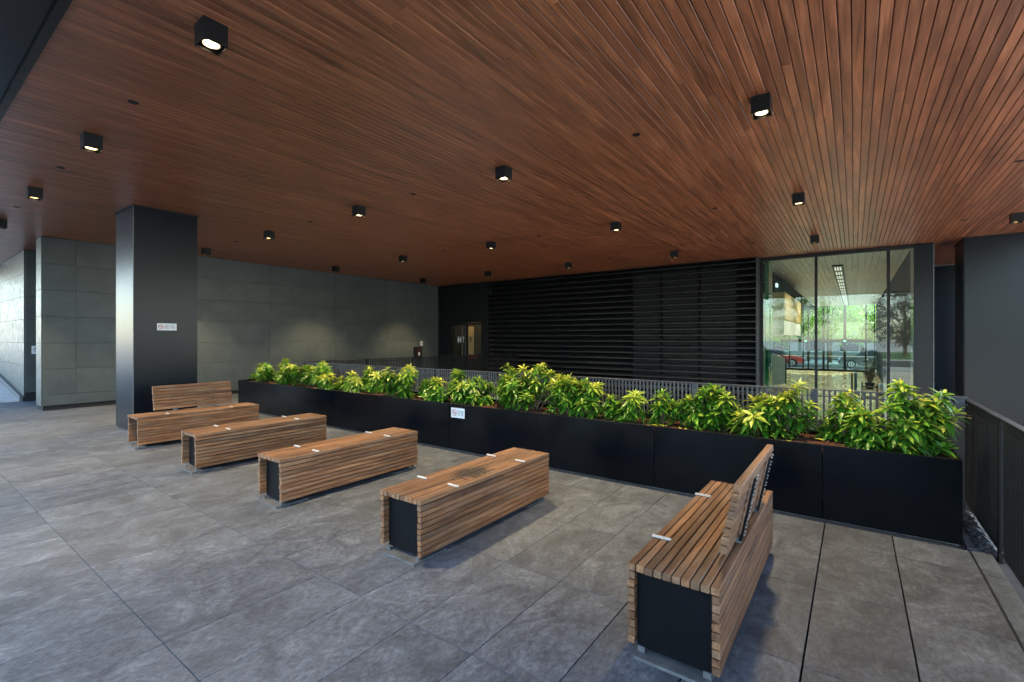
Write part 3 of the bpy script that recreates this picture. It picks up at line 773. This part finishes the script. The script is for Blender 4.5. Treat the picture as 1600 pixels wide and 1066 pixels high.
# ------------------------------------------------------------------ downlights
def downlight_proto():
    o = empty('ceiling_downlight')
    s, t, h = .0775, .006, .155
    hb = MB().box(-s, s, -s, -s + t, -h, 0).box(-s, s, s - t, s, -h, 0).box(-s, -s + t, -s + t, s - t, -h, 0).box(s - t, s, -s + t, s - t, -h, 0).box(-s + t, s - t, -s + t, s - t, -h + .045, -.002)
    hb.build('housing', 'black_metal', o)
    MB().lathe([(.052, -h + .044), (.052, -h + .020), (.058, -h + .018), (.060, -h + .044)], 28).build('reflector_ring', 'reflector', o, smooth=False)
    MB().lathe([(.001, -h + .0385), (.046, -h + .0385), (.046, -h + .0435), (.001, -h + .0435)], 28).build('lens', 'lens', o)
    ld = bpy.data.lights.new('lamp', 'SPOT'); ld.energy = LAMP_W; ld.color = (1, .75, .42); ld.spot_size = R(92); ld.spot_blend = .6; ld.shadow_soft_size = .11
    lo = bpy.data.objects.new('lamp', ld); col.objects.link(lo); lo.parent = o; lo.location = (0, 0, -h + .012)
    return o
proto = downlight_proto(); first = True
ROWN = ['front row nearest the open edge', 'second row over the planter', 'third row', 'last row by the louvres and glass']
for j, y in enumerate((1.42, 4.84, 8.38, 11.97)):
    xs = [-12.80, -9.73, -6.72, -3.67, -.69, 2.32]
    if j == 0: xs = xs[:4]
    if j in (1, 2): xs = xs[:5]
    for i, x in enumerate(xs):
        o = proto if first else copy_tree(proto); first = False
        o.location = (x, y, HC - .001)
        tag(o, 'black cube downlight, %s from left in the %s' % (ORD[i], ROWN[j]), 'ceiling light', 'black cube downlights on the wooden ceiling')
# sprinkler rosettes
sp = empty('sprinkler_rosette')
MB().lathe([(.002, -.006), (.038, -.006), (.042, -.003), (.042, .0)], 20).build('cover_plate', 'black_metal', sp)
first = True; RN2 = ['front', 'second', 'third', 'last']
for j, y in enumerate((1.45, 4.9, 8.44, 12.03)):
    xs = [-11.35, -8.29, -5.45, -1.91, 1.66]
    if j == 0: xs = xs[:3]
    if j == 1: xs = xs[:4]
    for i, x in enumerate(xs):
        o = sp if first else copy_tree(sp); first = False
        o.location = (x, y, HC - .001)
        tag(o, 'small black round sprinkler cover, %s from left in the %s row between downlights' % (ORD[i], RN2[j]), 'sprinkler', 'black sprinkler covers in the wooden ceiling')

# ------------------------------------------------------------------ glazed lobby
LZ = -.60; GY = 14.42; FY = 38.0
gw = empty('glass_wall', (-.5, GY, LZ)); tag(gw, 'tall glazed lobby wall right of the black louvres', 'window')
H = HC - LZ
for a, b in ((-2.02, -.83), (-.77, .63), (.69, 1.11)):
    MB().box(a + .5, b + .5, -.006, .006, .08, H - .09).build('glass_pane', 'glass', gw)
for xx, wd in ((-2.07, .05), (-.80, .03), (.66, .03)):
    MB().box(xx + .5 - wd, xx + .5 + wd, -.05, .10, -2.6, H - .002).build('mullion', 'black_metal', gw)
MB().box(-1.52, 1.61, -.045, .095, H - .088, H - .003).build('head_frame', 'black_metal', gw)
MB().box(-1.52, 1.61, -.045, .095, -.02, .078).build('sill_frame', 'black_metal', gw)
MB().box(-1.62, 3.9, -.02, .08, -2.6, -.022).build('apron_panel', 'darkpanel', gw)
pr = empty('corner_pier', (1.29, 14.6, -3.2)); tag(pr, 'dark metal pier closing the right side of the glazed wall', 'pier')
MB().box(-.17, .17, -.22, .6, 0, HC + 3.2 - .003).build('cladding', 'col_metal', pr, bevel=.003)
MB().box(.172, .19, -.20, .6, 0, HC + 3.2 - .003).build('edge_trim', 'galv', pr)
rp = empty('recess_panel', (2.0, 18.95, -.6)); tag(rp, 'dark blue-grey metal panel closing the gap beside the glazed wall', 'panel')
MB().box(-.62, .45, 0, .1, -2.6, HC + .58).build('sheet', 'col_metal', rp); MB().box(.454, 2.6, 0, .1, -2.6, HC + .58).build('sheet', 'col_metal', rp)
# lobby shell
lob = MB().box(-6, 3.3, GY + .1, FY + .4, LZ - .3, LZ); tag(lob.build('lobby_floor', 'lobbyfloor'), kind='structure')
lc = MB().box(-6, 3.3, 19.21, FY + .3, HC + .012, HC + .30) ; lc_o = tag(lc.build('lobby_ceiling', 'plaster'), kind='structure')
x = -2.15
while x < 1.0:
    MB().box(x + .004, x + .146, GY + .1, FY, HC - .004, HC + .011).build('lobby_ceiling_board', 'lobbyceil', lc_o); x += .15
ls = MB().box(-6, -2.16, GY + .1, FY, HC - .25, HC + .011); ls.build('side_soffit', 'greenwall', lc_o)
lwl = empty('side_glazing', (-6.1, GY, LZ)); tag(lwl, 'side glazing deep inside the lobby at far left', 'window')
MB().box(-.1, .1, 0, 3.4, 0, H).build('solid_end', 'greenwall', lwl)
for k in range(10): MB().box(-.05, .05, 3.4 + k * 2.2, 3.48 + k * 2.2, 0, H).build('mullion', 'black_metal', lwl)
MB().box(-.006, .006, 3.5, FY - GY, .0, H).build('glass_pane', 'glass', lwl)
lwr = MB().box(1.12, 1.3, GY + .8, FY, LZ, HC); tag(lwr.build('reflection_backing', 'louverdeep'), 'added dark wall at the right of the lobby, backing the glass reflection', 'wall')  # added as a dark backing so mirrored sky and tree show in the glass
bh = empty('mezzanine_box', (-2.5, 18.0, 2.2)); tag(bh, 'oak clad mezzanine box at the upper left inside the lobby', 'mezzanine')
MB().box(-1.5, .62, 0, 6.0, 0, .92).build('oak_cladding', 'lobbywood', bh)
MB().box(-1.5, .58, .05, 6.0, .93, 1.3).build('upper_fascia', 'greenwall', bh)
MB().box(-1.5, .60, -.02, 6.0, -.5, -.003).build('plaster_band', 'plaster', bh)
ps = MB().box(-.03, .03, -.10, .10, 0, .12).build('exit_light_box', emit('sign_white', (.8, .9, 1), .15), None, (-2.05, 17.5, 3.25)); tag(ps, 'small white lit box under the lobby soffit at upper left', 'sign')
gc = MB().box(-.05, .05, -.35, .35, 0, H - .02); tag(gc.build('glass_fin', 'greenglass', None, (-1.96, 15.0, LZ + .005)), 'green tinted glass fin at the left edge of the lobby', 'glass fin')
bg_ = empty('stair_guard', (-2.1, 17.6, LZ)); tag(bg_, 'pale solid stair guard with dark rail inside the lobby at left', 'stair guard')
MB().prism([(-.10, .60), (.28, .70), (.28, 1.50), (-.10, 1.70), (-1.2, 2.2), (-1.2, .60)], 'y', 0, .08).build('guard_panel', plain('guard_plaster', (.42, .40, .33), .7), bg_)
MB().tube([(-1.2, -.03, 2.26), (-.10, -.03, 1.76), (.30, -.03, 1.55), (.30, -.03, .70)], .018, 8).build('handrail', 'black_metal', bg_)
MB().box(-1.2, .45, -.05, .5, .45, .58).box(-1.2, .6, -.05, .5, .25, .44).box(-1.2, .75, -.05, .5, 0, .24).build('steps', 'lobbywood', bg_)
# linear ceiling fixture
lf = empty('linear_light', (-.41, 17.0, HC)); tag(lf, 'long black linear light fixture with white slots on the lobby ceiling', 'ceiling light')
MB().box(-.14, .14, 0, 20.5, -.045, -.006).build('channel', 'black_metal', lf)
me = MB().box(-.085, -.045, 0, .80, -.052, -.046).box(-.02, .02, 0, .80, -.052, -.046).box(.045, .085, 0, .80, -.052, -.046).mesh('slot', emit('slot_lamp', (1, .97, .9), .09))
for k in range(16): link('slot_lamp', me, lf, (0, .25 + k * 1.26, 0))
for k in range(5):
    ld = bpy.data.lights.new('lamp', 'SPOT'); ld.energy = 75; ld.color = (1, .93, .78); ld.spot_size = R(165); ld.spot_blend = .6; ld.shadow_soft_size = .02
    lo = bpy.data.objects.new('lamp', ld); col.objects.link(lo); lo.parent = lf; lo.location = (0, 2.1 + 4 * k, -.055)
# far glazed facade with doors
ff = empty('entrance_facade', (-1, FY, LZ)); tag(ff, 'far glazed street entrance with dark door frames seen through the lobby', 'facade')
for xx, wd in ((-5.0, .04), (-4.09, .03), (-3.66, .05), (-2.85, .07), (-2.55, .07), (-1.68, .10), (-1.44, .07), (-.51, .12), (.60, .08), (1.05, .05)):
    MB().box(xx + 1 - wd / 2 * 1.3, xx + 1 + wd / 2 * 1.3, -.06, .06, 0, H).build('mullion', 'black_metal', ff)
MB().box(-3.2, 1.9, -.08, .08, 1.93, 2.14).build('door_header', 'darkpanel', ff)
MB().box(-5, 2.1, -.05, .05, .0, .14).build('bottom_rail', 'black_metal', ff)
MB().box(-5, 2.1, -.02, .02, .98, 1.02).build('push_bar', 'tab', ff)
MB().box(-5, 2.1, -.008, .008, .15, H - .01).build('facade_glass', 'glass', ff)
ex = emit('exit_green', (.2, 1, .5), .3)
for xx in (-2.7, -.51): MB().box(xx + 1 - .06, xx + 1 + .06, -.10, -.082, 1.98, 2.07).build('exit_lamp', ex, ff)
# lobby furniture
ws = empty('post_stand', (-.05, 16.6, LZ)); tag(ws, 'slim wooden post beside a grey metal post inside the lobby', 'stand')
MB().box(-.035, .025, -.03, .03, .02, 1.17).build('wooden_post', 'bench', ws, bevel=.004); MB().box(.045, .115, -.03, .03, .02, 1.30).build('metal_post', 'rail', ws, bevel=.004)
MB().box(-.12, .2, -.14, .14, 0, .018).build('base_plate', 'black_metal', ws); MB().box(.03, .13, -.06, .04, 1.19, 1.205).build('tray', 'tab', ws)
st = empty('slatted_wooden_stand', (.35, 16.6, LZ)); tag(st, 'brown slatted wooden stand holding the lobby plant', 'stand')
for sx in (-1, 1):
    for sy in (-1, 1): MB().box(sx * .17 - .018, sx * .17 + .018, sy * .17 - .018, sy * .17 + .018, 0, .92 if sx < 0 else .86).build('leg', 'bench', st)
for k in range(6): MB().box(-.15, .15, -.165 + k * .06, -.125 + k * .06, .72, .745).build('slat', 'bench', st)
MB().box(-.15, .15, -.186, -.170, .50, .56).build('cross_rail', 'bench', st); MB().box(-.15, .15, -.186, -.170, .80, .84).build('cross_rail', 'bench', st)
pp = empty('potted_plant', (.35, 16.6, LZ + .746)); tag(pp, 'bushy green pot plant standing on the wooden stand in the lobby', 'plant')
MB().lathe([(.08, 0), (.11, .16), (.115, .18), (.10, .18), (.09, .16)], 20).build('pot', 'black_metal', pp, smooth=True)
M['indoor'] = leaf_material('indoor_leaf', [(.02, .07, .015), (.035, .11, .02), (.06, .16, .03)], [(.08, .18, .03), (.12, .22, .05)], .2)
lv = Leaves(); rr = random.Random(5); stm = MB()
for k in range(60):
    a = rr.uniform(0, 6.28); q = rr.uniform(0, 1) ** .6; p = Vector((.17 * q * math.cos(a), .17 * q * math.sin(a), .22 + rr.uniform(0, .62)))
    stm.tube([(0, 0, .1), tuple(p)], [.005, .003], 4)
    for j in range(6):
        aa = rr.uniform(0, 6.28); lv.leaf(p, Vector((math.cos(aa), math.sin(aa), rr.uniform(-.1, .7))), Vector((0, 0, 1)), rr.uniform(.08, .14), .03, rr.random(), rr.random() * .5, .4)
lv.build('foliage', 'indoor', pp); stm.build('stems', 'stem', pp, fix=False)['kind'] = 'stuff'
wp = MB().lathe([(.08, 0), (.19, .10), (.23, .24), (.22, .30), (.20, .30), (.20, .24), (.10, .22)], 28); o = wp.build('white_bowl', 'white', None, (.78, 16.7, LZ + .62), smooth=True); tag(o, 'white round bowl planter at the right side of the lobby', 'bowl')
wt = MB().box(-.24, .24, -.24, .24, .59, .618).box(-.03, .03, -.03, .03, 0, .59).box(-.16, .16, -.16, .16, 0, .02); o = wt.build('side_table', 'black_metal', None, (.78, 16.7, LZ)); tag(o, 'small dark side table under the white bowl in the lobby', 'table')

# ------------------------------------------------------------------ street beyond the lobby
rd = MB().box(-60, 60, 40.5, 50, -.9, -.755); tag(rd.build('street', 'asphalt'), kind='structure')
pv = MB().box(-60, 60, FY + .4, 40.5, -.9, -.62).box(-60, 60, 50, 54, -.9, -.62); tag(pv.build('pavement', 'concrete'), kind='structure')
def paint(name, c): 
    m, n, l, b = new_mat(name); b.inputs['Base Color'].default_value = (*c, 1); b.inputs['Roughness'].default_value = .3; b.inputs['Coat Weight'].default_value = .8; b.inputs['Coat Roughness'].default_value = .05; b.inputs['Metallic'].default_value = .2
    return m
M['carglass'] = plain('car_glass', (.02, .03, .035), .06, 0, .05)
M['tyre'] = plain('tyre_rubber', (.02, .02, .02), .8)
M['rim'] = plain('alloy', (.5, .5, .52), .3, .9)
def car(label, c, x, y, z, direction):
    o = empty('parked_car', (x, y, z), 0 if direction > 0 else math.pi); tag(o, label, 'car', 'cars parked on the street beyond the lobby')
    body = paint('car_paint_' + label.split()[0], c)
    prof = [(-2.15, .35), (-2.2, .62), (-2.12, .88), (-1.3, .98), (1.0, 1.0), (1.9, .86), (2.2, .68), (2.22, .40), (2.1, .26), (1.72, .26), (1.64, .50), (1.45, .62), (1.22, .62), (1.04, .50), (.96, .24), (-.92, .24), (-1.0, .50), (-1.18, .62), (-1.42, .62), (-1.6, .50), (-1.68, .26), (-2.05, .26)]
    bo = MB().prism(prof, 'y', -.86, .86).build('body', body, o, bevel=.05)
    cab = MB(); lo = [(-1.75, .95), (1.15, .98)]; hi = [(-1.05, 1.42), (.30, 1.44)]
    cab.v = [(lo[0][0], -.82, lo[0][1]), (lo[1][0], -.82, lo[1][1]), (lo[1][0], .82, lo[1][1]), (lo[0][0], .82, lo[0][1]), (hi[0][0], -.62, hi[0][1]), (hi[1][0], -.62, hi[1][1]), (hi[1][0], .62, hi[1][1]), (hi[0][0], .62, hi[0][1])]
    cab.f = [(0, 1, 2, 3), (4, 5, 6, 7), (0, 1, 5, 4), (1, 2, 6, 5), (2, 3, 7, 6), (3, 0, 4, 7)]
    cab.build('windows', 'carglass', o, bevel=.04)
    MB().prism([(-1.12, 1.41), (-.98, 1.455), (.22, 1.475), (.36, 1.43)], 'y', -.60, .60).build('roof', body, o, bevel=.015)
    for s in (-1, 1):
        MB().prism([(-.42, .99), (-.36, .99), (-.36, 1.42), (-.42, 1.42)], 'y', *sorted((s * .70, s * .79))).build('pillar', body, o)
        MB().box(*sorted((1.98, 2.20)), *sorted((s * .50, s * .84)), .66, .76).build('headlight', 'white', o, bevel=.02)
        MB().box(-2.21, -2.08, *sorted((s * .55, s * .84)), .70, .86).build('tail_light', 'red', o, bevel=.02)
        for xx in (-1.3, 1.34):
            wh = MB().tube([(xx, s * .66, .32), (xx, s * .88, .32)], .32, 28).build('wheel', 'tyre', o)
            mb = MB().tube([(xx, s * .881, .32), (xx, s * .885, .32)], .205, 24)
            mb.build('rim', 'rim', wh)
            sp_ = MB()
            for k in range(5):
                a = k * 2 * math.pi / 5; d = Vector((math.cos(a), 0, math.sin(a))); e = Vector((-math.sin(a), 0, math.cos(a)))
                c_ = Vector((xx, s * .888, .32)); b = len(sp_.v)
                sp_.v += [tuple(c_ + d * .05 + e * .05), tuple(c_ + d * .05 - e * .05), tuple(c_ + d * .18 - e * .015), tuple(c_ + d * .18 + e * .015)]; sp_.f.append((b, b + 1, b + 2, b + 3))
            sp_.build('spoke_gaps', 'tyre', wh, fix=False)
    return o
car('red hatchback parked across the street, seen through the lobby', (.42, .02, .02), -5.55, 46.3, -.755, 1)
car('dark grey car parked across the street at the right of the lobby doors', (.05, .055, .06), 1.15, 46.5, -.755, -1)
def tree(name, label, x, y, z, h, rad, crown_z, seed, leafm, clumps=60, per=70, ls=.22):
    rr = random.Random(seed); o = empty(name, (x, y, z)); tag(o, label, 'tree')
    tk = MB(); top = Vector((rr.uniform(-.2, .2), rr.uniform(-.2, .2), h * .78))
    tk.tube([(0, 0, -.1), (0.03, .02, h * .25), tuple(top * .6), tuple(top)], [.16, .13, .09, .03], 9)
    lv = Leaves()
    for k in range(clumps):
        a = rr.uniform(0, 6.28); u = rr.uniform(-1, 1); q = rr.uniform(.35, 1) ** .6
        s = math.sqrt(1 - u * u)
        c = Vector((rad * q * s * math.cos(a), rad * q * s * math.sin(a), crown_z + (h - crown_z) * .5 * (1 + u * q)))
        st_ = Vector((0, 0, min(h * .7, max(h * .22, c.z * .6))))
        if k % 2 == 0: tk.tube([tuple(st_), tuple(st_.lerp(c, .5) + Vector((0, 0, .12))), tuple(c)], [.045, .025, .01], 5)
        cr = rr.uniform(.35, .75) * rad * .42
        for j in range(per):
            d = Vector((rr.gauss(0, 1), rr.gauss(0, 1), rr.gauss(0, .7))) * cr * .55
            dd = Vector((rr.gauss(0, 1), rr.gauss(0, 1), rr.gauss(-.2, .5)))
            lv.leaf(c + d, dd, Vector((rr.gauss(0, .5), rr.gauss(0, .5), 1)), ls * rr.uniform(.7, 1.2), ls * .5, rr.random(), rr.random(), .2, .2, 2)
    tk.build('trunk', 'bark', o, fix=False); lv.build('crown', leafm, o)
    return o
M['streetleaf'] = leaf_material('street_tree_leaf', [(.075, .19, .008), (.15, .32, .010), (.23, .42, .016)], [(.30, .48, .016), (.40, .54, .03)], .45, .6)
M['purpleleaf'] = leaf_material('purple_leaf', [(.030, .012, .022), (.045, .018, .032), (.06, .028, .045)], [(.06, .03, .05), (.09, .04, .06)], .2, .2)
for i, (x, y, h, rd_, cz, lab) in enumerate([(-5.6, 51.0, 7.5, 2.4, 1.6, 'green street tree above the red car seen through the lobby'), (-1.8, 52.0, 7.2, 2.3, 1.7, 'bright green street tree in the middle of the lobby doors'),
                                            (1.6, 50.5, 7.0, 2.1, 1.6, 'green street tree above the grey car seen through the lobby'), (-3.8, 56.5, 8.5, 2.8, 2.2, 'green tree behind the street trees at left'), (.6, 57.5, 8.0, 2.5, 2.2, 'green tree behind the street trees at right')]):
    tree('street_tree', lab, x, y, -.7, h, rd_ * 1.15, cz, 40 + i, 'streetleaf', 90, 70)
bd = empty('street_building', (-2, 64, -.7)); tag(bd, 'pale building across the street behind the trees', 'building')
MB().box(-14, 14, 0, 6, 0, 9).build('wall', plain('building_render', (.20, .19, .18), .8), bd)
for i in range(8):
    for j in range(3):
        xx = -12.5 + i * 3.3; wn = MB().box(xx, xx + 1.7, -.03, -.004, .9 + j * 2.9, 2.6 + j * 2.9).build('window', 'carglass', bd)
        MB().box(xx - .08, xx + 1.78, -.10, -.004, .78 + j * 2.9, .88 + j * 2.9).build('sill', 'concrete', wn)

# behind the camera: what the glass wall mirrors
tree('purple_leaf_tree', 'purple-leaved tree mirrored at the right side of the lobby glass', 3.6, -25, -.06, 7.0, 2.6, 1.0, 61, 'purpleleaf', 80, 70, .24)
tree('park_tree', 'green tree mirrored in the left part of the lobby glass', -4.5, -27, -.06, 8.0, 3.0, 1.6, 62, 'streetleaf', 60, 60)
lawn = MB(); quad(lawn, -30, 30, -45, -19, -.05); m_, n_, l_, b_ = new_mat('lawn_green'); b_.inputs['Base Color'].default_value = (.06, .16, .025, 1); b_.inputs['Roughness'].default_value = .9
lo = lawn.build('lawn', m_, fix=False); tag(lo, kind='structure')
st2 = MB(); quad(st2, -120, 120, -16, -6, -.055); tag(st2.build('front_street', 'asphalt', fix=False), kind='structure')
